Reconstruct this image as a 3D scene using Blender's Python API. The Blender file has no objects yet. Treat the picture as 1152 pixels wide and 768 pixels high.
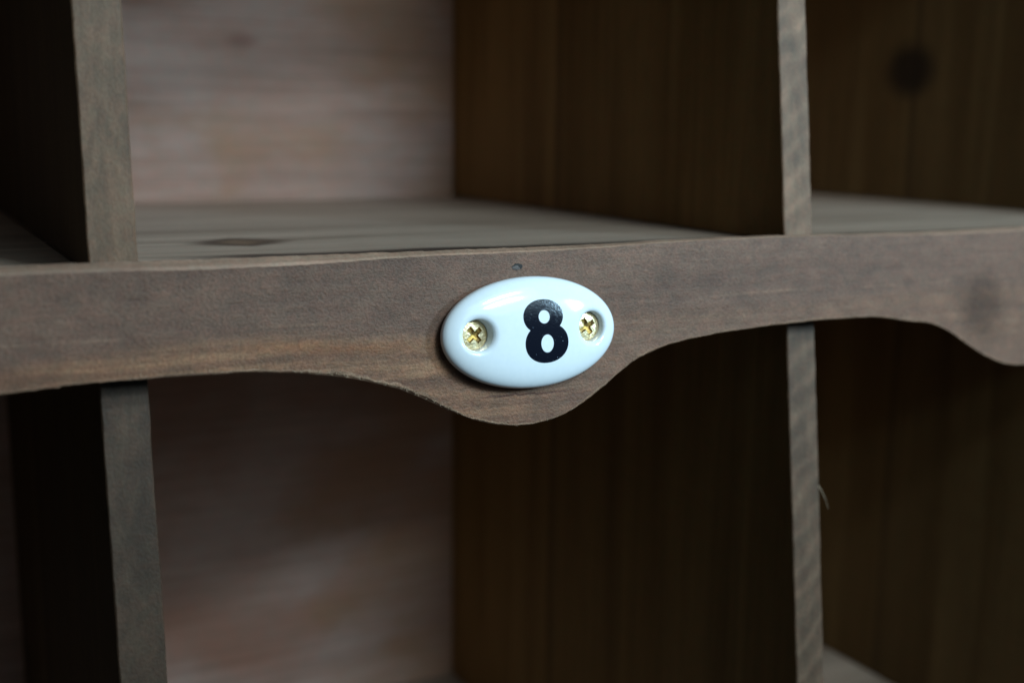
import bpy, bmesh, math, random
import numpy as np
from mathutils import Vector, Matrix
random.seed(4); rng = np.random.default_rng(7)
S = bpy.context.scene
COL = S.collection

# ------------------------------------------------------------------ camera
CAM = np.array([-0.0398, -0.21322, 0.02583])
R_ = Vector((0.88469553, -0.46604661, 0.01069479))
U_ = Vector((0.0739891, 0.16303051, 0.98384281))
F_ = Vector((0.46026018, 0.86961003, -0.17871473))
cd = bpy.data.cameras.new('camera'); cam = bpy.data.objects.new('camera', cd); COL.objects.link(cam)
cam.matrix_world = Matrix(((R_.x, U_.x, -F_.x, CAM[0]), (R_.y, U_.y, -F_.y, CAM[1]), (R_.z, U_.z, -F_.z, CAM[2]), (0, 0, 0, 1)))
cd.sensor_width = 36.0; cd.lens = 36.0 * 1356.89 / 1152.0
cd.clip_start = 0.01; cd.clip_end = 50
cd.dof.use_dof = True; cd.dof.focus_distance = 0.240; cd.dof.aperture_fstop = 9.0
cd.dof.aperture_blades = 7
S.camera = cam

# ------------------------------------------------------------------ light
S.view_settings.view_transform = 'Standard'; S.view_settings.look = 'None'
S.view_settings.exposure = 0.0; S.view_settings.gamma = 1.0
w = bpy.data.worlds.new('World'); S.world = w; w.use_nodes = True
bg = w.node_tree.nodes['Background']; bg.inputs[0].default_value = (0.38, 0.72, 1.0, 1); bg.inputs[1].default_value = 0.035

def area(name, target, az, el, dist, sx, sy, power, color):
    """area light: az = degrees to the right of the cabinet's front normal, el = degrees up"""
    a, e = math.radians(az), math.radians(el)
    d = Vector((math.sin(a) * math.cos(e), -math.cos(a) * math.cos(e), math.sin(e)))
    l = bpy.data.lights.new(name, 'AREA'); l.shape = 'RECTANGLE'; l.size = sx; l.size_y = sy
    l.energy = power; l.color = color
    o = bpy.data.objects.new(name, l); COL.objects.link(o)
    o.location = Vector(target) + d * dist
    o.rotation_euler = (-d).to_track_quat('-Z', 'Y').to_euler()
    return o
# a small window with a glazing bar: two panes of daylight
area('upper_window_pane_light', (0.075, 0, -0.016), 17.5, 38.5, 0.51, 0.14, 0.036, 1.00, (0.66, 0.91, 1.05))
area('lower_window_pane_light', (0.075, 0, -0.016), 17.5, 28.5, 0.51, 0.14, 0.036, 1.00, (0.66, 0.91, 1.05))
area('fill_light', (0.075, 0, -0.016), 14, 32, 1.2, 0.8, 0.75, 4.0, (0.66, 0.90, 1.05))  # added fill lamp, softens the shadows and lifts the dark cells
area('side_window_light', (0.22, 0, 0.02), 29, 15, 0.40, 0.045, 0.07, 1.6, (0.55, 0.88, 1.12))

S.cycles.use_denoising = True
S.cycles.max_bounces = 8

# ------------------------------------------------------------------ frame of the slanted cabinet front
TILT = 0.12046
LN = math.hypot(1, TILT)
E2 = np.array([0, TILT, 1]) / LN
NN = np.array([0, -1, TILT]) / LN
def fr(x, v, off=0.0):
    """millimetres on the front plane -> metres"""
    return np.array([x * 1e-3, 0, 0]) + E2 * (v * 1e-3) + NN * (off * 1e-3)

ROOT_AT = Vector((0.07, 0.10, -0.200))

# ------------------------------------------------------------------ materials
class NT:
    def __init__(s, name):
        s.m = bpy.data.materials.new(name); s.m.use_nodes = True
        s.t = s.m.node_tree; s.n = s.t.nodes; s.l = s.t.links
        s.b = s.n['Principled BSDF']
    def add(s, t, **k):
        n = s.n.new(t)
        for a, v in k.items(): setattr(n, a, v)
        return n
    def put(s, sock, v):
        if isinstance(v, bpy.types.NodeSocket): s.l.new(v, sock)
        else: sock.default_value = v
    def math(s, op, a, b=None, c=None, clamp=False):
        n = s.add('ShaderNodeMath', operation=op); n.use_clamp = clamp
        s.put(n.inputs[0], a)
        if b is not None: s.put(n.inputs[1], b)
        if c is not None: s.put(n.inputs[2], c)
        return n.outputs[0]
    def coords(s):
        return s.add('ShaderNodeTexCoord').outputs['Object']
    def mapping(s, v, scale, loc=(0, 0, 0), rot=(0, 0, 0)):
        n = s.add('ShaderNodeMapping'); s.put(n.inputs[0], v)
        n.inputs['Scale'].default_value = scale; n.inputs['Location'].default_value = loc; n.inputs['Rotation'].default_value = rot
        return n.outputs[0]
    def noise(s, v, scale=1.0, detail=4, rough=0.55, dist=0.0):
        n = s.add('ShaderNodeTexNoise'); s.put(n.inputs['Vector'], v)
        n.inputs['Scale'].default_value = scale; n.inputs['Detail'].default_value = detail
        n.inputs['Roughness'].default_value = rough; n.inputs['Distortion'].default_value = dist
        return n.outputs[0]
    def ramp(s, f, stops):
        n = s.add('ShaderNodeValToRGB'); s.put(n.inputs[0], f)
        e = n.color_ramp.elements
        while len(e) < len(stops): e.new(0.5)
        for q, (p, c) in zip(e, stops):
            q.position = p; q.color = (*c, 1) if len(c) == 3 else c
        return n.outputs[0]
    def mix(s, f, a, b, mode='MIX'):
        n = s.add('ShaderNodeMix', data_type='RGBA', blend_type=mode)
        s.put(n.inputs[0], f)
        for i, v in ((6, a), (7, b)):
            if isinstance(v, (tuple, list)): v = (*v, 1)
            s.put(n.inputs[i], v)
        return n.outputs[2]
    def rng(s, f, a, b, c=0.0, d=1.0, smooth=True):
        n = s.add('ShaderNodeMapRange'); n.interpolation_type = 'SMOOTHSTEP' if smooth else 'LINEAR'
        s.put(n.inputs[0], f)
        for i, v in zip((1, 2, 3, 4), (a, b, c, d)): s.put(n.inputs[i], v)
        return n.outputs[0]
    def sep(s, v):
        n = s.add('ShaderNodeSeparateXYZ'); s.put(n.inputs[0], v); return n.outputs
    def bump(s, h, strength, dist):
        n = s.add('ShaderNodeBump'); s.put(n.inputs['Height'], h)
        n.inputs['Strength'].default_value = strength; n.inputs['Distance'].default_value = dist
        s.l.new(n.outputs[0], s.b.inputs['Normal'])

def c8(*v):
    """sRGB bytes -> linear"""
    return tuple((x / 255 / 12.92) if x / 255 <= 0.04045 else ((x / 255 + 0.055) / 1.055) ** 2.4 for x in v)
def tint(k, a=(1.36, 1.0, 0.93)): return tuple(k * x for x in a)
def sc(c, k): return tuple(x * k for x in c)

def wood(name, axis, tones, seed=0, band=60.0, stretch=14.0, fine=900.0, speck=2600.0, grain_amt=0.35, speck_amt=0.28,
         rough=0.62, spec=0.3, extra=None, bump=0.25, band_dist=0.6, k_all=(1.0, 1.0, 1.0)):
    """sawn stained wood; axis 0/1/2 is the grain direction"""
    t = NT(name); co = t.coords()
    def st(f, k):
        v = [f, f, f]; v[axis] = f / k; return tuple(v)
    off = (seed * 1.37, seed * 0.71, seed * 2.13)
    A = t.noise(t.mapping(co, st(band, stretch), off), 1, 5, 0.55, band_dist)
    B = t.noise(t.mapping(co, st(fine, 26), off), 1, 3, 0.6, 0.2)
    M = t.noise(t.mapping(co, st(fine * 0.36, 1.5), off), 1, 3, 0.6)
    C = t.noise(t.mapping(co, st(speck, 1.3), off), 1, 2, 0.65)
    Q = t.noise(t.mapping(co, st(speck * 0.3, 1.2), (off[1], off[2], off[0])), 1, 2, 0.6)
    n = len(tones)
    col = t.ramp(A, [(0.28 + 0.44 * i / (n - 1), c) for i, c in enumerate(tones)])
    k1 = t.math('MULTIPLY_ADD', B, grain_amt * 2, 1 - grain_amt)
    k2 = t.math('MULTIPLY_ADD', C, speck_amt * 2, 1 - speck_amt)
    k3 = t.math('MULTIPLY_ADD', M, speck_amt * 1.4, 1 - speck_amt * 0.7)
    k = t.math('MULTIPLY', t.math('MULTIPLY', k1, k2), k3)
    if extra: col = extra(t, co, col)
    col = t.mix(t.rng(Q, 0.35, 0.65), t.mix(1.0, col, (k_all[0] * 0.97, k_all[1] * 1.01, k_all[2] * 1.01), 'MULTIPLY'), t.mix(1.0, col, (k_all[0] * 1.05, k_all[1] * 0.98, k_all[2] * 0.97), 'MULTIPLY'))
    n2 = t.add('ShaderNodeVectorMath', operation='SCALE'); t.l.new(col, n2.inputs[0]); t.put(n2.inputs['Scale'], k)
    t.l.new(n2.outputs[0], t.b.inputs['Base Color'])
    t.b.inputs['Roughness'].default_value = rough
    t.b.inputs['Specular IOR Level'].default_value = spec
    h = t.math('ADD', t.math('MULTIPLY', B, 0.6), t.math('ADD', C, t.math('MULTIPLY', M, 0.8)))
    t.bump(h, bump, 0.0004)
    return t.m

def spot(t, co, centre, radii, amp=0.35, freq=90):
    """0 at the centre of an elliptical knot or painted shadow spot rising to 1 at its rim and on outwards"""
    m = t.add('ShaderNodeVectorMath', operation='SUBTRACT'); t.put(m.inputs[0], co); m.inputs[1].default_value = centre
    d = t.add('ShaderNodeVectorMath', operation='DIVIDE'); t.l.new(m.outputs[0], d.inputs[0]); d.inputs[1].default_value = radii
    q = t.add('ShaderNodeVectorMath', operation='LENGTH'); t.l.new(d.outputs[0], q.inputs[0])
    nz = t.noise(co, freq, 3)
    return t.math('ADD', q.outputs['Value'], t.math('MULTIPLY_ADD', nz, amp * 2, -amp))

def rail_extra(t, co, col):
    x, y, z = t.sep(co)
    wob = t.noise(t.mapping(co, (14, 60, 60)), 1, 3)
    zz = t.math('ADD', z, t.math('MULTIPLY_ADD', wob, 0.012, -0.006))
    streak = t.noise(t.mapping(co, (26, 420, 420), (3, 1, 2)), 1, 4, 0.6, 0.4)
    low = t.rng(zz, -0.0115, -0.0165)                          # paler, warmer sapwood along the lower edge
    left = t.rng(x, 0.092, 0.060, 0.25, 1.0)
    tan = t.ramp(streak, [(0.30, (0.108, 0.073, 0.050)), (0.48, (0.155, 0.108, 0.074)), (0.62, (0.225, 0.165, 0.110))])
    col = t.mix(t.math('MULTIPLY', t.math('MULTIPLY', low, left), 0.85), col, tan)
    # one amber streak left of the bump
    am = t.math('MULTIPLY', t.rng(t.math('ABSOLUTE', t.math('ADD', zz, 0.0165)), 0.0022, 0.0), t.math('MULTIPLY', t.rng(x, 0.012, 0.028), t.rng(x, 0.056, 0.040)))
    col = t.mix(t.math('MULTIPLY', am, 0.45), col, (0.20, 0.105, 0.045))
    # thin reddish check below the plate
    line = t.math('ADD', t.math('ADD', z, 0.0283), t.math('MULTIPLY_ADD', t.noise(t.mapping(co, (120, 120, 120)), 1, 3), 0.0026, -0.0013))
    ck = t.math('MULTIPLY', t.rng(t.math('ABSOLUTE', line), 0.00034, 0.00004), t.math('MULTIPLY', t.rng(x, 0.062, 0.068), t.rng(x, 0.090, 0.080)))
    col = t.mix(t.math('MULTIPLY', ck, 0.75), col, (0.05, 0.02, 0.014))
    # pale scratch line through the middle, passing behind the plate
    l2 = t.math('ADD', t.math('ADD', z, 0.0113), t.math('MULTIPLY_ADD', t.noise(t.mapping(co, (30, 30, 30)), 1, 2), 0.002, -0.001))
    s2 = t.math('MULTIPLY', t.rng(t.math('ABSOLUTE', l2), 0.0004, 0.0001), t.rng(t.noise(t.mapping(co, (40, 40, 40), (4, 4, 4)), 1, 2), 0.42, 0.6))
    col = t.mix(t.math('MULTIPLY', s2, 0.35), col, (0.23, 0.19, 0.16))
    # shadow of the next plate at the right, painted as a ringed dark spot
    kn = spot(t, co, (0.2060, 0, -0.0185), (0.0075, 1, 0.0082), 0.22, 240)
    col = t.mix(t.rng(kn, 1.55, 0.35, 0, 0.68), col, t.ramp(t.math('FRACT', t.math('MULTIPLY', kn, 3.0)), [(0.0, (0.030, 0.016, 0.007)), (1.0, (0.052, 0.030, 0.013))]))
    return col
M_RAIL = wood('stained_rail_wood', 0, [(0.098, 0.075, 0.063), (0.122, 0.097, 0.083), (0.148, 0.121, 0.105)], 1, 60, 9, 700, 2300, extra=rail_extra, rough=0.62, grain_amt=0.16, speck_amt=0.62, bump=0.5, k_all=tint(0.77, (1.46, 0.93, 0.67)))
M_RAILTOP = wood('pale_planed_edge', 0, [(0.15, 0.125, 0.105), (0.20, 0.17, 0.145), (0.25, 0.215, 0.18)], 2, 90, 12, 900, 2600, speck_amt=0.35, k_all=tint(0.98, (1.40, 0.97, 0.76)))
M_FRAY = wood('frayed_sawn_edge', 0, [(0.13, 0.10, 0.074), (0.20, 0.162, 0.122), (0.30, 0.25, 0.195)], 3, 300, 3, 1500, 3500, speck_amt=0.5, bump=0.6, k_all=tint(0.95, (1.42, 0.97, 0.76)))

def saw_extra(t, co, col):
    m = t.mapping(co, (1, 1, 1), rot=(0, math.radians(38), 0))
    wv = t.add('ShaderNodeTexWave', wave_type='BANDS', bands_direction='Z'); t.l.new(m, wv.inputs[0])
    wv.inputs['Scale'].default_value = 58; wv.inputs['Distortion'].default_value = 5; wv.inputs['Detail'].default_value = 3; wv.inputs['Detail Scale'].default_value = 1.5
    f = t.math('MULTIPLY', t.math('POWER', wv.outputs['Fac'], 2.0), t.noise(t.mapping(co, (60, 60, 60)), 1, 2))
    return t.mix(t.math('MULTIPLY', t.math('MULTIPLY', f, t.rng(t.sep(co)[0], 0.05, 0.10, 0.10, 0.55)), 0.80), col, (0.25, 0.235, 0.21))
EDGE_TONES = [(0.066, 0.060, 0.049), (0.098, 0.089, 0.074), (0.128, 0.117, 0.099)]
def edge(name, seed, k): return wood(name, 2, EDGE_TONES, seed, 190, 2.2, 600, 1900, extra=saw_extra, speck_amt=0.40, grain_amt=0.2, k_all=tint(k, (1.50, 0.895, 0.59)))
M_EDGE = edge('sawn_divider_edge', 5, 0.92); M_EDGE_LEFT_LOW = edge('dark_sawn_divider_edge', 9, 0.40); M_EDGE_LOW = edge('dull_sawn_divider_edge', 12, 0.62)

def side_extra(t, co, col):
    kn = spot(t, co, (0.300, 0.119, 0.046), (0.06, 0.0105, 0.0088), 0.12)
    x, y, z = t.sep(co)
    # two boards glued edge to edge
    col = t.mix(t.math('MULTIPLY', t.rng(y, 0.1150, 0.1156), 0.45), t.mix(1.0, col, (0.72, 0.70, 0.66), 'MULTIPLY'), t.mix(1.0, col, (1.12, 1.10, 1.02), 'MULTIPLY'))
    seam = t.rng(t.math('ABSOLUTE', t.math('SUBTRACT', y, 0.1165)), 0.0030, 0.0003)
    col = t.mix(t.math('MULTIPLY', seam, 0.55), col, (0.020, 0.010, 0.004))
    return t.mix(t.rng(kn, 1.5, 0.55, 0, 0.92), col, (0.012, 0.007, 0.004))
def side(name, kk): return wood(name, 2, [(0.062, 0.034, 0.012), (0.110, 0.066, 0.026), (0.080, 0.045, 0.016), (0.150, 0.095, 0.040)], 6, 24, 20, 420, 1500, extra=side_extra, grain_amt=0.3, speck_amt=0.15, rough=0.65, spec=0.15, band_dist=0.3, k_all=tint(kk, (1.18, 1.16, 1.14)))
M_SIDE_SHADED = side('shaded_divider_face', 0.75); M_SIDE = side('dark_divider_face', 2.6); M_SIDE_DIMMED = side('dimmed_divider_face', 1.12)  # darker copies of one face wood put the shade into the colour

def shelf_extra(t, co, col):
    x, y, z = t.sep(co)
    bands = t.noise(t.mapping(co, (2.5, 62, 10), (0, 0.31, 0)), 1, 3, 0.6, 0.3)
    col = t.mix(1.0, col, t.ramp(bands, [(0.34, (0.74, 0.73, 0.71)), (0.52, (1, 1, 1)), (0.66, (1.18, 1.2, 1.2))]), 'MULTIPLY')
    kx = t.math('ABSOLUTE', t.math('DIVIDE', t.math('SUBTRACT', x, 0.0334), 0.0108)); ky = t.math('ABSOLUTE', t.math('DIVIDE', t.math('SUBTRACT', y, 0.0575), 0.0098))
    kn = t.math('ADD', t.math('ADD', kx, t.math('POWER', ky, 1.6)), t.math('MULTIPLY_ADD', t.noise(co, 260, 3), 0.20, -0.10))
    fade = t.rng(kn, 1.45, 0.55)
    core = t.rng(kn, 0.62, 0.2)
    kc = t.mix(core, (0.018, 0.012, 0.007), (0.085, 0.066, 0.045))
    col = t.mix(t.math('MULTIPLY', fade, 0.93), col, kc)
    # tail of the knot drawn out along the grain
    tl = t.math('MULTIPLY', t.rng(t.math('ABSOLUTE', t.math('SUBTRACT', y, 0.059)), 0.0042, 0.0), t.math('MULTIPLY', t.rng(x, 0.030, 0.040), t.rng(x, 0.12, 0.05)))
    col = t.mix(t.math('MULTIPLY', tl, 0.6), col, (0.055, 0.045, 0.032))
    # dark line where the shelf runs down to the rail
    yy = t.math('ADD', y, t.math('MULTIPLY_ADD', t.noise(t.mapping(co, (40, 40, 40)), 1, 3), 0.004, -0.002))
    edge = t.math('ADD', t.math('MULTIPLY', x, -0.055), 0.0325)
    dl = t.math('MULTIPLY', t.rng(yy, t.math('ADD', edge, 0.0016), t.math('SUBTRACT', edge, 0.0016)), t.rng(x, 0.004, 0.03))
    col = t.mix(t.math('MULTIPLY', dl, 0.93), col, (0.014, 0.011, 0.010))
    return col
M_SHELF = wood('weathered_shelf_wood', 0, [(0.165, 0.152, 0.135), (0.230, 0.218, 0.200), (0.190, 0.176, 0.158), (0.270, 0.258, 0.238)], 8, 75, 18, 700, 1800, extra=shelf_extra, grain_amt=0.25, speck_amt=0.15, rough=0.42, spec=0.5, k_all=tint(1.50, (1.34, 1.01, 0.82)))

def back_extra(t, co, col):
    big = t.noise(t.mapping(co, (16, 16, 24), (5, 0, 3)), 1, 3, 0.5, 0.3)
    col = t.mix(t.rng(big, 0.40, 0.66, 0, 0.6), col, (0.250, 0.235, 0.225))
    red = t.noise(t.mapping(co, (13, 13, 26), (9, 2, 1)), 1, 3, 0.5, 0.3)
    col = t.mix(t.rng(red, 0.48, 0.68, 0, 0.6), col, (0.185, 0.112, 0.082))
    x, y, z = t.sep(co)
    tb = t.math('ADD', t.noise(t.mapping(co, (20, 20, 34), (2, 7, 4)), 1, 4, 0.55, 0.4), t.rng(x, 0.03, 0.16, -0.16, 0.16))
    col = t.mix(t.rng(tb, 0.44, 0.74, 0, 0.75), col, (0.185, 0.128, 0.082))
    fine = t.noise(t.mapping(co, (9, 60, 950), (1, 1, 1)), 1, 4, 0.6, 0.15)
    col = t.mix(1.0, col, t.ramp(fine, [(0.32, (0.90, 0.89, 0.88)), (0.5, (1, 1, 1)), (0.68, (1.08, 1.08, 1.08))]), 'MULTIPLY')
    kn = spot(t, co, (0.0727, 0.1936, 0.0515), (0.0040, 0.05, 0.0018), 0.15)
    return t.mix(t.rng(kn, 2.0, 0.3, 0, 0.45), col, (0.085, 0.042, 0.036))
M_BACK = wood('pinkish_plywood', 0, [(0.172, 0.134, 0.113), (0.198, 0.157, 0.136), (0.220, 0.181, 0.160)], 11, 190, 9, 700, 1500, extra=back_extra, grain_amt=0.15, speck_amt=0.1, rough=0.65, band_dist=1.0, k_all=tint(1.82, (1.31, 0.99, 0.88)))

def simple(name, col, rough, metal=0.0, **k):
    t = NT(name); t.b.inputs['Base Color'].default_value = (*col, 1)
    t.b.inputs['Roughness'].default_value = rough; t.b.inputs['Metallic'].default_value = metal
    return t
t = simple('white_glazed_ceramic', (0.80, 0.82, 0.82), 0.11)
co = t.coords()
t.l.new(t.mix(t.rng(t.noise(co, 900, 3), 0.3, 0.7), (0.80, 0.815, 0.815), (0.825, 0.835, 0.83)), t.b.inputs['Base Color'])
t.bump(t.noise(co, 130, 2), 0.10, 0.0004)
M_CER = t.m
t = simple('black_transfer_ink', (0.005, 0.006, 0.010), 0.13)
co = t.coords()
pin = t.rng(t.noise(t.mapping(co, (3600, 3600, 3600)), 1, 1), 0.735, 0.80)
t.l.new(t.mix(pin, (0.006, 0.007, 0.013), (0.35, 0.42, 0.48)), t.b.inputs['Base Color'])
t.bump(t.noise(co, 3200, 2, 0.6), 0.20, 0.0002); t.b.inputs['Specular IOR Level'].default_value = 0.42
M_INK = t.m
t = simple('yellow_zinc_plate', (0.80, 0.74, 0.50), 0.36, 1.0)
co = t.coords()
t.l.new(t.mix(t.rng(t.noise(co, 1500, 3), 0.35, 0.65), (0.90, 0.72, 0.45), (0.74, 0.55, 0.28)), t.b.inputs['Base Color'])
t.bump(t.noise(co, 2200, 3), 0.35, 0.0002)
M_ZINC = t.m
t = simple('shaded_gold_recess_plating', (0.40, 0.24, 0.06), 0.45, 0.9)  # screw plating darkened to paint in the recess shade, plus tarnish noise
co = t.coords(); t.l.new(t.mix(t.rng(t.noise(co, 1100, 3), 0.4, 0.62), (0.40, 0.24, 0.06), (0.13, 0.075, 0.025)), t.b.inputs['Base Color'])
t.bump(t.noise(co, 1800, 2), 0.3, 0.0002)
M_RECESS = t.m
M_FIBRE = simple('pale_wood_fibre', (0.36, 0.235, 0.145), 0.7).m
t = simple('dark_bore', (0.020, 0.016, 0.013), 0.8); t.bump(t.noise(t.coords(), 3000, 3), 0.5, 0.0003); M_BORE = t.m
t = simple('dull_nail_steel', (0.075, 0.052, 0.042), 0.6, 0.0); t.bump(t.noise(t.coords(), 3000, 3), 0.6, 0.0003); M_NAIL = t.m

# ------------------------------------------------------------------ helpers
def mesh_obj(name, verts, faces, mats, parent=None, midx=None, smooth=False, at=None):
    me = bpy.data.meshes.new(name)
    me.from_pydata([tuple(map(float, v)) for v in verts], [], [tuple(map(int, f)) for f in faces])
    for m in (mats if isinstance(mats, (list, tuple)) else [mats]): me.materials.append(m)
    if midx is not None: me.polygons.foreach_set('material_index', np.asarray(midx, dtype=np.int32))
    if smooth: me.polygons.foreach_set('use_smooth', np.ones(len(me.polygons), dtype=bool))
    me.update()
    o = bpy.data.objects.new(name, me); COL.objects.link(o)
    if parent is not None:
        o.parent = parent
        base = Vector((0, 0, 0)); p = parent
        while p is not None: base = base + p.location; p = p.parent
        o.location = -base
    return o
def thing(name, label, cat, loc):
    o = bpy.data.objects.new(name, None); COL.objects.link(o); o.location = loc; o.empty_display_size = 0.02
    o['label'] = label; o['category'] = cat
    return o
def fix_normals(o):
    bm = bmesh.new(); bm.from_mesh(o.data); bmesh.ops.recalc_face_normals(bm, faces=bm.faces); bm.to_mesh(o.data); bm.free()

def n1(seed, step):
    """smooth 1-D value noise over millimetres"""
    r = np.random.default_rng(seed); tb = r.uniform(-1, 1, 4096)
    def f(x):
        q = np.asarray(x) / step + 1000.0
        i = np.floor(q).astype(int); u = q - i; u = u * u * (3 - 2 * u)
        return tb[i % 4096] * (1 - u) + tb[(i + 1) % 4096] * u
    return f

# ------------------------------------------------------------------ the cabinet
cab = thing('pigeonhole_cabinet', 'dark stained wooden pigeonhole cabinet with a scalloped rail across the open cells', 'cabinet', ROOT_AT)
PITCH = 0.150; T = 0.0085; D = 0.1936; H = 0.188; ZS = -0.0015; ST = 0.008
def yfront(z): return 0.0084 + TILT * z
XL = [-0.0069 - 0.157 , -0.0069, 0.150, 0.300, 0.450]          # left faces of the upright boards

# back panel
zb, zt = ZS - H - ST, ZS + 2 * ST + 0.140
def box(x0, x1, y0, y1, z0, z1):
    v = [(x, y, z) for x in (x0, x1) for y in (y0, y1) for z in (z0, z1)]
    f = [(0, 1, 3, 2), (4, 6, 7, 5), (0, 4, 5, 1), (2, 3, 7, 6), (0, 2, 6, 4), (1, 5, 7, 3)]
    return v, f
v, f = box(XL[0] + 0.0002, XL[-1] + T - 0.0002, D, D + 0.004, zb, zt)
mesh_obj('back_panel', v, f, M_BACK, cab)

# shelves: slanted front edge follows the cabinet front
def shelf(z, outer):
    x0, x1 = (XL[0] + T + 0.0003, XL[-1] - 0.0003)
    xs = np.linspace(x0, x1, 160)
    wob = n1(31, 22.0)(xs * 1e3) * 0.00022
    V = []; Fc = []
    for x, wz in zip(xs, wob):
        yf = yfront(z) + 0.0004
        for (yy, zz) in ((yf, z - ST), (yf, z - 0.0008), (yf + 0.0008, z + wz), (D - 0.0002, z), (D - 0.0002, z - ST)):
            V.append((x, yy, zz))
    n = len(xs)
    for i in range(n - 1):
        for j in range(5):
            a = i * 5 + j; b = i * 5 + (j + 1) % 5
            Fc.append((a, b, b + 5, a + 5))
    Fc.append(tuple(range(5))); Fc.append(tuple(range((n - 1) * 5 + 4, (n - 1) * 5 - 1, -1)))
    o = mesh_obj('shelf', V, Fc, M_SHELF, cab); fix_normals(o)
    return o
HU = 0.140
for k in (HU, 0, -H): shelf(ZS + k, k != 0)

# upright dividers, one board per cell row
def divider(x0, z0, z1, seed, mat, face, lean=0.0):
    zs = np.arange(z0, z1 + 1e-6, 0.0015); zs[-1] = z1
    jl = n1(seed, 3.1)(zs * 1e3) * 0.00006 + n1(seed + 1, 24)(zs * 1e3) * 0.00010
    jr = n1(seed + 2, 2.6)(zs * 1e3) * 0.00007 + n1(seed + 3, 20)(zs * 1e3) * 0.00010
    bl = 0.00024 + 0.00009 * n1(seed + 4, 2.2)(zs * 1e3); br = 0.00028 + 0.0001 * n1(seed + 5, 2.5)(zs * 1e3)
    V = []; Fc = []; mi = []
    for z, a, b, p, q in zip(zs, jl, jr, bl, br):
        yf = yfront(z); dx = lean * (z - z0)
        for (x, y) in ((x0, D - 0.0003), (x0 + a + dx, yf + p), (x0 + a + p + dx, yf), (x0 + T + b - q + dx, yf + 0.00005), (x0 + T + b + dx, yf + q), (x0 + T, D - 0.0003)):
            V.append((x, y, z))
    n = len(zs)
    for i in range(n - 1):
        for j in range(6):
            a = i * 6 + j; b = i * 6 + (j + 1) % 6
            Fc.append((a, b, b + 6, a + 6)); mi.append(1 if j in (1, 2, 3) else 0)
    Fc.append(tuple(range(6))); Fc.append(tuple(range((n - 1) * 6 + 5, (n - 1) * 6 - 1, -1))); mi += [0, 0]
    o = mesh_obj('divider', V, Fc, [face, mat], cab, mi); fix_normals(o)
    return o
divs = {}
for i, x in enumerate(XL):
    for row, (z0, z1) in enumerate(((ZS + 0.0006, ZS + HU - ST - 0.0004), (ZS - H + 0.0006, ZS - ST - 0.0004))):
        dx = 0.0002 if (i == 1 and row == 1) else 0.0
        divs[(i, row)] = divider(x + dx, z0, z1, 100 + 17 * i + 7 * row, M_EDGE if row == 0 else (M_EDGE_LEFT_LOW if i < 2 else M_EDGE_LOW), M_SIDE_DIMMED if i >= 3 else (M_SIDE if i == 2 else M_SIDE_SHADED))

# scalloped rail nailed across the front, its profile repeating cell by cell
PROF = [(-14.56, -18.84), (-8.38, -18.75), (0.2, -18.95), (2.33, -18.93), (11.65, -19.14), (19.7, -19.5), (25.99, -20.01), (32.61, -21.0), (40.08, -22.75),
        (45.41, -24.43), (50.29, -26.44), (54.87, -28.79), (60.48, -31.6), (65.7, -33.53), (71.21, -34.63), (76.81, -34.75), (82.01, -34.01), (87.29, -32.0),
        (92.19, -29.4), (97.2, -26.25), (102.27, -23.65), (107.14, -21.95), (111.83, -20.93), (116.58, -20.25), (121.4, -19.78), (133.03, -19.21),
        (144.34, -18.93), (159.09, -18.80), (164.91, -18.85), (172.17, -19.33), (182.0, -20.86), (187.4, -21.66), (191.97, -23.15), (200.45, -27.83)]
TOPF = [(-40, 0.1), (-13, 0.0), (20, -0.42), (54, 0.1), (84, 0.15), (120, 0.8), (150, 0.75), (200, -0.25), (240, 0)]
TOPB = [(-40, 1.7), (-13, 1.66), (20, 1.38), (55, 1.2), (86, 1.02), (129, 1.4), (150, 1.2), (169, 0.8), (204, 0.75), (240, 1.0)]
def smooth_interp(pts):
    px, py = map(np.array, zip(*pts)); m = np.gradient(py, px)
    def f(x):
        x = np.clip(x, px[0], px[-1]); i = np.clip(np.searchsorted(px, x) - 1, 0, len(px) - 2)
        h = px[i + 1] - px[i]; u = (x - px[i]) / h
        return ((2 * u**3 - 3 * u**2 + 1) * py[i] + (u**3 - 2 * u**2 + u) * h * m[i] + (-2 * u**3 + 3 * u**2) * py[i + 1] + (u**3 - u**2) * h * m[i + 1])
    return f
pf = smooth_interp(PROF); tf = smooth_interp(TOPF); tb_ = smooth_interp(TOPB)
def profile(x):
    x = np.asarray(x, float); out = pf(x)
    lo = x < -14.0; out = np.where(lo, pf(np.clip(x + 150.0, -14.5, 200)), out)
    hi = x > 200.4; out = np.where(hi, pf(np.clip(x - 147.3, -14.5, 200)), out)
    return out
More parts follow.
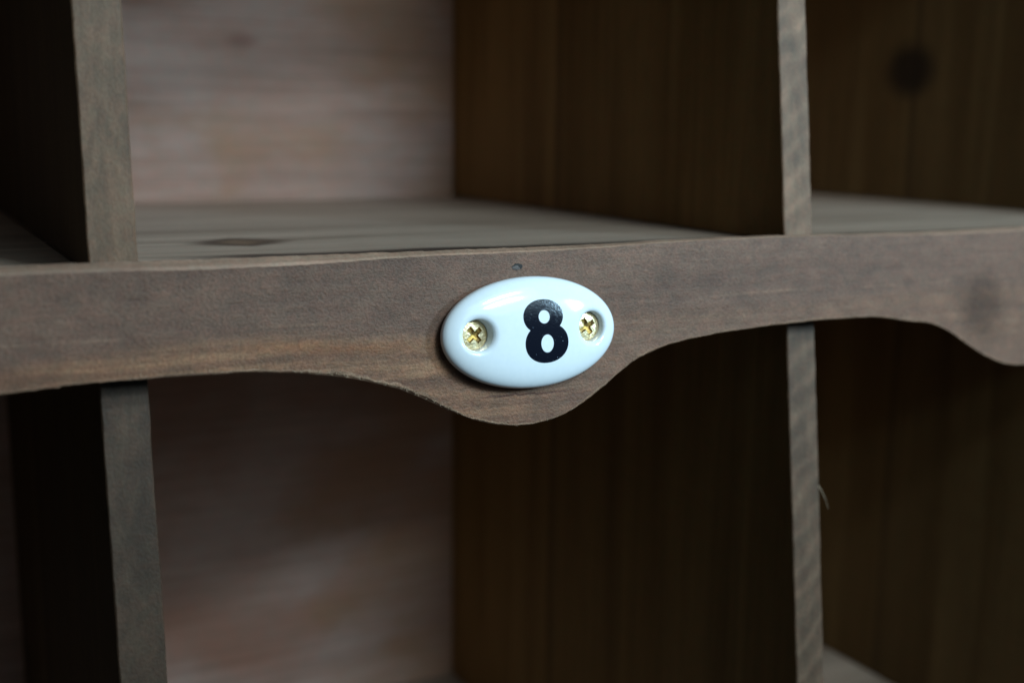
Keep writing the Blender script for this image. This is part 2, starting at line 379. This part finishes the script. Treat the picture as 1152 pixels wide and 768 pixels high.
def rail(vshift, seed, x0=-164.0, x1=458.0):
    xs = np.concatenate([np.arange(x0, -20, 1.0), np.arange(-20, 215, 0.3), np.arange(215, x1 + .5, 1.0)])
    wnear = np.where((xs > -20) & (xs < 215), 1.0, 0.6)
    bot = profile(xs)
    bot = bot + ((n1(seed, 0.7)(xs) * 0.05 + n1(seed + 1, 2.3)(xs) * 0.07) * np.where(xs < 78, 1.0, 0.5) + n1(seed + 6, 9)(xs) * 0.12) * wnear
    top = tf(xs) + (n1(seed + 2, 1.3)(xs) * 0.05 + n1(seed + 3, 5)(xs) * 0.07)
    topb = tb_(xs) + (n1(seed + 4, 0.9)(xs) * 0.06 + n1(seed + 5, 4)(xs) * 0.08)
    bev = 0.50 + 0.14 * n1(seed + 7, 1.1)(xs) + 0.22 * n1(seed + 8, 6)(xs); bev = np.clip(bev, 0.15, 1.2)
    # frayed saw cut: widest on the down-slope left of the bump
    bev = bev * (0.7 + 1.6 * np.exp(-((xs - 44) / 13) ** 2) + 0.5 * np.exp(-((xs - 96) / 14) ** 2))
    back = np.max([np.interp(xs - q, xs, bot) for q in np.linspace(0, 11, 12)], axis=0) + 0.15
    NR = 14; V = []; Fc = []; mi = []; per = NR + 6
    for x, b, tp, t2, bv, bk in zip(xs, bot, top, topb, bev, back):
        ring = [(bk, -8.0), (b, -0.50 * bv - 0.1), (b + 0.45 * bv, -0.10 * bv)]
        lo, hi = b + bv, tp
        for j in range(NR):
            u = j / (NR - 1); ring.append((lo + (hi - lo) * u, 0.0))
        ring += [(tp + 0.35 * (t2 - tp), -0.35), (max(t2, tp + 0.05), -2.2), (max(t2, tp + 0.05) , -8.0)]
        for (vv, off) in ring: V.append(fr(x, vv + vshift, off))
    n = len(xs)
    for i in range(n - 1):
        for j in range(per):
            a = i * per + j; b = i * per + (j + 1) % per
            Fc.append((a, b, b + per, a + per))
            mi.append(2 if j in (0, 1, 2) else (1 if j >= per - 4 and j < per - 1 else 0))
    Fc.append(tuple(range(per))); Fc.append(tuple(range((n - 1) * per + per - 1, (n - 1) * per - 1, -1))); mi += [0, 0]
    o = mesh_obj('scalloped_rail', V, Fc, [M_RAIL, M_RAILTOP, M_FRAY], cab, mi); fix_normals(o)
    return o
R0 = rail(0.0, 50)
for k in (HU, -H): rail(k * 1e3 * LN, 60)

# frayed fibres along the lower edge of the rail
def hairs(parent, name, roots, mat):
    V = []; Fc = []
    for (p, d, ln, r) in roots:
        d = np.array(d) / np.linalg.norm(d); s1 = np.cross(d, (0.3, 0.9, 0.2)); s1 /= np.linalg.norm(s1); s2 = np.cross(d, s1)
        bend = s1 * random.uniform(-.3, .3) + s2 * random.uniform(-.3, .3)
        base = len(V); K = 4
        for k in range(K + 1):
            u = k / K; c = p + d * ln * u + bend * ln * u * u; rr = r * (1 - 0.85 * u)
            for a in range(4): V.append(c + (s1 * math.cos(a * math.pi / 2) + s2 * math.sin(a * math.pi / 2)) * rr)
        for k in range(K):
            for a in range(4):
                q = base + k * 4
                Fc.append((q + a, q + (a + 1) % 4, q + 4 + (a + 1) % 4, q + 4 + a))
    return mesh_obj(name, V, Fc, mat, parent)
roots = []
for x in np.concatenate([rng.uniform(26, 62, 80), rng.uniform(62, 104, 16), rng.uniform(-14, 24, 10)]):
    b = float(profile(x)) + 0.25 + abs(rng.normal(0, 0.35))
    roots.append((fr(x, b, 0.0), E2 * rng.uniform(-1.0, -0.1) + NN * rng.uniform(0.1, 0.9) + np.array([rng.uniform(-1, 1), 0, 0]), rng.uniform(0.0003, 0.0008), rng.uniform(0.00003, 0.00008)))
fz = hairs(R0, 'frayed_fibre', roots, M_FIBRE); fz['kind'] = 'stuff'
roots = [(fr(158.45, -59.6, -8.6), (0.62, -0.25, -0.95), 0.0068, 0.00015)]
hairs(divs[(2, 1)], 'splinter', roots, M_FIBRE)

# nail dent above the plate: a dark ragged bore with a pale nail tip in it
def blob(name, cx, cv, rx, rv, off, mat, parent, seed, rise=0.0, n=26):
    a = np.linspace(0, 2 * math.pi, n, endpoint=False); nz = n1(seed, 1.0)(np.arange(n)) * 0.16 + 1
    V = [fr(cx, cv, off + rise)]; Fc = []
    for q in (0.6, 1.0):
        for aa, z in zip(a, nz): V.append(fr(cx + rx * q * z * math.cos(aa), cv + rv * q * z * math.sin(aa), off + rise * (1 - q * q)))
    for i in range(n):
        j = (i + 1) % n
        Fc.append((0, 1 + i, 1 + j)); Fc.append((1 + i, 1 + n + i, 1 + n + j, 1 + j))
    return mesh_obj(name, V, Fc, mat, parent)
blob('nail_bore', 73.9, -2.75, 1.20, 0.62, 0.012, M_BORE, R0, 3)
blob('nail_tip', 73.55, -3.02, 0.88, 0.50, 0.02, M_NAIL, R0, 8, 0.10)

# ------------------------------------------------------------------ the number plate
PC = (75.15, -15.98); PA, PB = 19.6, 11.23
pl = thing('number_plate', 'glossy white oval ceramic plate with a black 8 screwed to the rail', 'number plate', Vector(fr(*PC, 0.05)))
ROT = math.radians(0.0)
HOLES = [(-12.75, 0.35), (13.0, 0.35)]
HR, HS = 3.08, 1.15                                            # bore radius and width of its rounded lip, mm
BORE = 1.3
def dome(x, y):
    r = np.sqrt((x / PA) ** 2 + (y / PB) ** 2)
    return 2.0 + 3.6 * np.power(np.clip(1 - np.power(r, 2.7), 0, 1), 1 / 2.15)
def surf(x, y):
    h = dome(x, y)
    for hx, hy in HOLES:
        d = np.hypot(x - hx, y - hy)
        s = np.clip((d - HR) / HS, 0, 1)
        top = h - 0.95 * (1 - np.sqrt(np.clip(1 - (1 - s) ** 2, 0, 1))) - 0.10 * np.exp(-((d - HR) / 1.3) ** 2)
        wl = np.clip((HR - d) / 0.22, 0, 1)
        h = np.where(d < HR, top * (1 - wl) + BORE * wl, top)
    return h
from mathutils.geometry import delaunay_2d_cdt
P2 = []
NA = 260
rr = 1 - (1 - np.linspace(0, 1, 64)[1:]) ** 2.0
for k, q in enumerate(rr):
    na = NA if q > 0.5 else (NA // 2 if q > 0.2 else 40)
    for a in np.linspace(0, 2 * math.pi, na, endpoint=False) + 0.003 * k:
        x, y = PA * q * math.cos(a), PB * q * math.sin(a)
        if all(math.hypot(x - hx, y - hy) > 4.75 for hx, hy in HOLES): P2.append((x, y))
P2.append((0.0, 0.0))
n_edge = NA
hr_list = [0.0, 1.2, 2.2] + list(HR - 0.22 * np.linspace(1.05, 0, 9)) + list(HR + HS * np.linspace(0, 1, 16)[1:] ** 1.7) + [4.42, 4.62]
for hx, hy in HOLES:
    for q in hr_list:
        for a in (np.linspace(0, 2 * math.pi, 120, endpoint=False) if q > 0 else [0.0]): P2.append((hx + q * math.cos(a), hy + q * math.sin(a)))
res = delaunay_2d_cdt([Vector(p) for p in P2], [], [], 0, 1e-6)
V2 = np.array([(p.x, p.y) for p in res[0]]); TR = [tuple(f) for f in res[2]]
HZ2 = surf(V2[:, 0], V2[:, 1])
V = [fr(PC[0] + x, PC[1] + y, h) for (x, y), h in zip(V2, HZ2)]
Fc = TR
# rim and underside: hang rings from the outermost loop
rim = [i for i in range(len(V2)) if (V2[i, 0] / PA) ** 2 + (V2[i, 1] / PB) ** 2 > 0.99999]
rim.sort(key=lambda i: math.atan2(V2[i, 1] / PB, V2[i, 0] / PA))
prev = rim
for q, h in ((0.9985, 1.55), (0.993, 1.1), (0.982, 0.65), (0.962, 0.28), (0.93, 0.06)):
    cur = []
    for i in rim:
        cur.append(len(V)); V.append(fr(PC[0] + V2[i, 0] * q, PC[1] + V2[i, 1] * q, h))
    for i in range(len(rim)):
        j = (i + 1) % len(rim); Fc.append((prev[i], cur[i], cur[j], prev[j]))
    prev = cur
Fc.append(tuple(reversed(prev)))
body = mesh_obj('ceramic_body', V, Fc, M_CER, pl, smooth=True); fix_normals(body)

# numeral 8: distance field cut out of a fine sheet that follows the dome
def sell(x, y, cx, cy, a, b, p): return (np.abs((x - cx) / a) ** p + np.abs((y - cy) / b) ** p) ** (1 / p) - 1
def smin(a, b, k): 
    h = np.clip(0.5 + 0.5 * (b - a) / k, 0, 1); return b * (1 - h) + a * h - k * h * (1 - h)
def eight(x, y):
    up = sell(x, y, 76.33, -12.78, 4.50, 3.42, 2.08) * 3.6
    lo = sell(x, y, 76.95, -18.10, 4.92, 3.98, 2.12) * 4.0
    o = smin(up, lo, 0.10)
    i1 = sell(x, y, 76.50, -12.85, 1.27, 1.33, 2.0) * 1.2
    i2 = sell(x, y, 77.00, -18.20, 1.43, 1.80, 2.0) * 1.5
    return np.maximum(o, np.maximum(-i1, -i2))
st = 0.06
gx = np.arange(71.0, 83.0, st); gy = np.arange(-23.0, -8.6, st)
GX, GY = np.meshgrid(gx, gy, indexing='ij'); Sd = eight(GX, GY)
# pull the sheet's border vertices onto the outline
gX, gY = GX.copy(), GY.copy()
e = 1e-3
for _ in range(3):
    s0 = eight(gX, gY); dxs = (eight(gX + e, gY) - s0) / e; dys = (eight(gX, gY + e) - s0) / e; g2 = dxs**2 + dys**2 + 1e-6
    m = (np.abs(Sd) < 0.10) & (Sd > -0.001)
    gX = np.where(m, gX - s0 * dxs / g2, gX); gY = np.where(m, gY - s0 * dys / g2, gY)
ins = Sd < 0.0
keep = ins[:-1, :-1].astype(int) + ins[1:, :-1] + ins[:-1, 1:] + ins[1:, 1:] >= 1
HZ = surf(gX - PC[0], gY - PC[1]) + 0.035
ids = -np.ones(GX.shape, int); V = []; Fc = []
for i, j in np.argwhere(keep):
    q = []
    for (a, b) in ((i, j), (i + 1, j), (i + 1, j + 1), (i, j + 1)):
        if ids[a, b] < 0: ids[a, b] = len(V); V.append(fr(gX[a, b], gY[a, b], HZ[a, b]))
        q.append(ids[a, b])
    Fc.append(q)
mesh_obj('numeral', V, Fc, M_INK, pl, smooth=True)

# screws with a cross recess
def screw(hx, hy, turn, depth):
    R = 2.92; n = 120
    g = np.linspace(-R, R, n); XX, YY = np.meshgrid(g, g, indexing='ij'); rad = np.hypot(XX, YY)
    # map the square grid onto the disc so the rim is round
    sq = np.maximum(np.abs(XX), np.abs(YY)); k = np.where(rad > 0, sq / np.maximum(rad, 1e-9), 1); XX, YY = XX * k, YY * k; rad = np.hypot(XX, YY)
    c, s = math.cos(turn), math.sin(turn); U = XX * c + YY * s; W = -XX * s + YY * c
    arm = lambda p, q: np.maximum(np.abs(q) - 0.50, np.abs(p) - 1.80)
    sd = np.minimum(arm(U, W), arm(W, U)); sd = np.minimum(sd, np.hypot(U, W) - 0.80)
    sd = sd + 0.03 * np.sin(9 * U) * np.sin(8 * W)
    z = depth - 0.10 * (rad / R) ** 2 - 0.25 * np.clip((rad - R + 0.25) / 0.25, 0, 1) ** 2
    cut = np.clip((0.02 - sd) / 0.16, 0, 1); z = z - cut * (0.62 - 0.18 * rad)
    V = [fr(PC[0] + hx + x, PC[1] + hy + y, h) for x, y, h in zip(XX.ravel(), YY.ravel(), z.ravel())]
    f1 = []; f2 = []
    for i in range(n - 1):
        for j in range(n - 1):
            q = (i * n + j, (i + 1) * n + j, (i + 1) * n + j + 1, i * n + j + 1)
            (f2 if sd[i, j] < 0.02 else f1).append(q)
    # conical underside
    rim = [i * n for i in range(n)] + [(n - 1) * n + j for j in range(1, n)] + [i * n + n - 1 for i in range(n - 2, -1, -1)] + [j for j in range(n - 2, 0, -1)]
    b = len(V)
    for r_ in rim:
        x, y = XX.ravel()[r_], YY.ravel()[r_]; V.append(fr(PC[0] + hx + 0.45 * x, PC[1] + hy + 0.45 * y, 0.15))
    m = len(rim)
    for i in range(m): f1.append((rim[i], rim[(i + 1) % m], b + (i + 1) % m, b + i))
    o = mesh_obj('screw', V, f1, M_ZINC, pl, smooth=False)
    used = sorted({v for f in f2 for v in f}); mp = {v: i for i, v in enumerate(used)}
    mesh_obj('cross_recess', [V[v] for v in used], [tuple(mp[v] for v in f) for f in f2], M_RECESS, o)
    return o
screw(*HOLES[0], math.radians(38), 2.55)
screw(*HOLES[1], math.radians(30), 2.55)
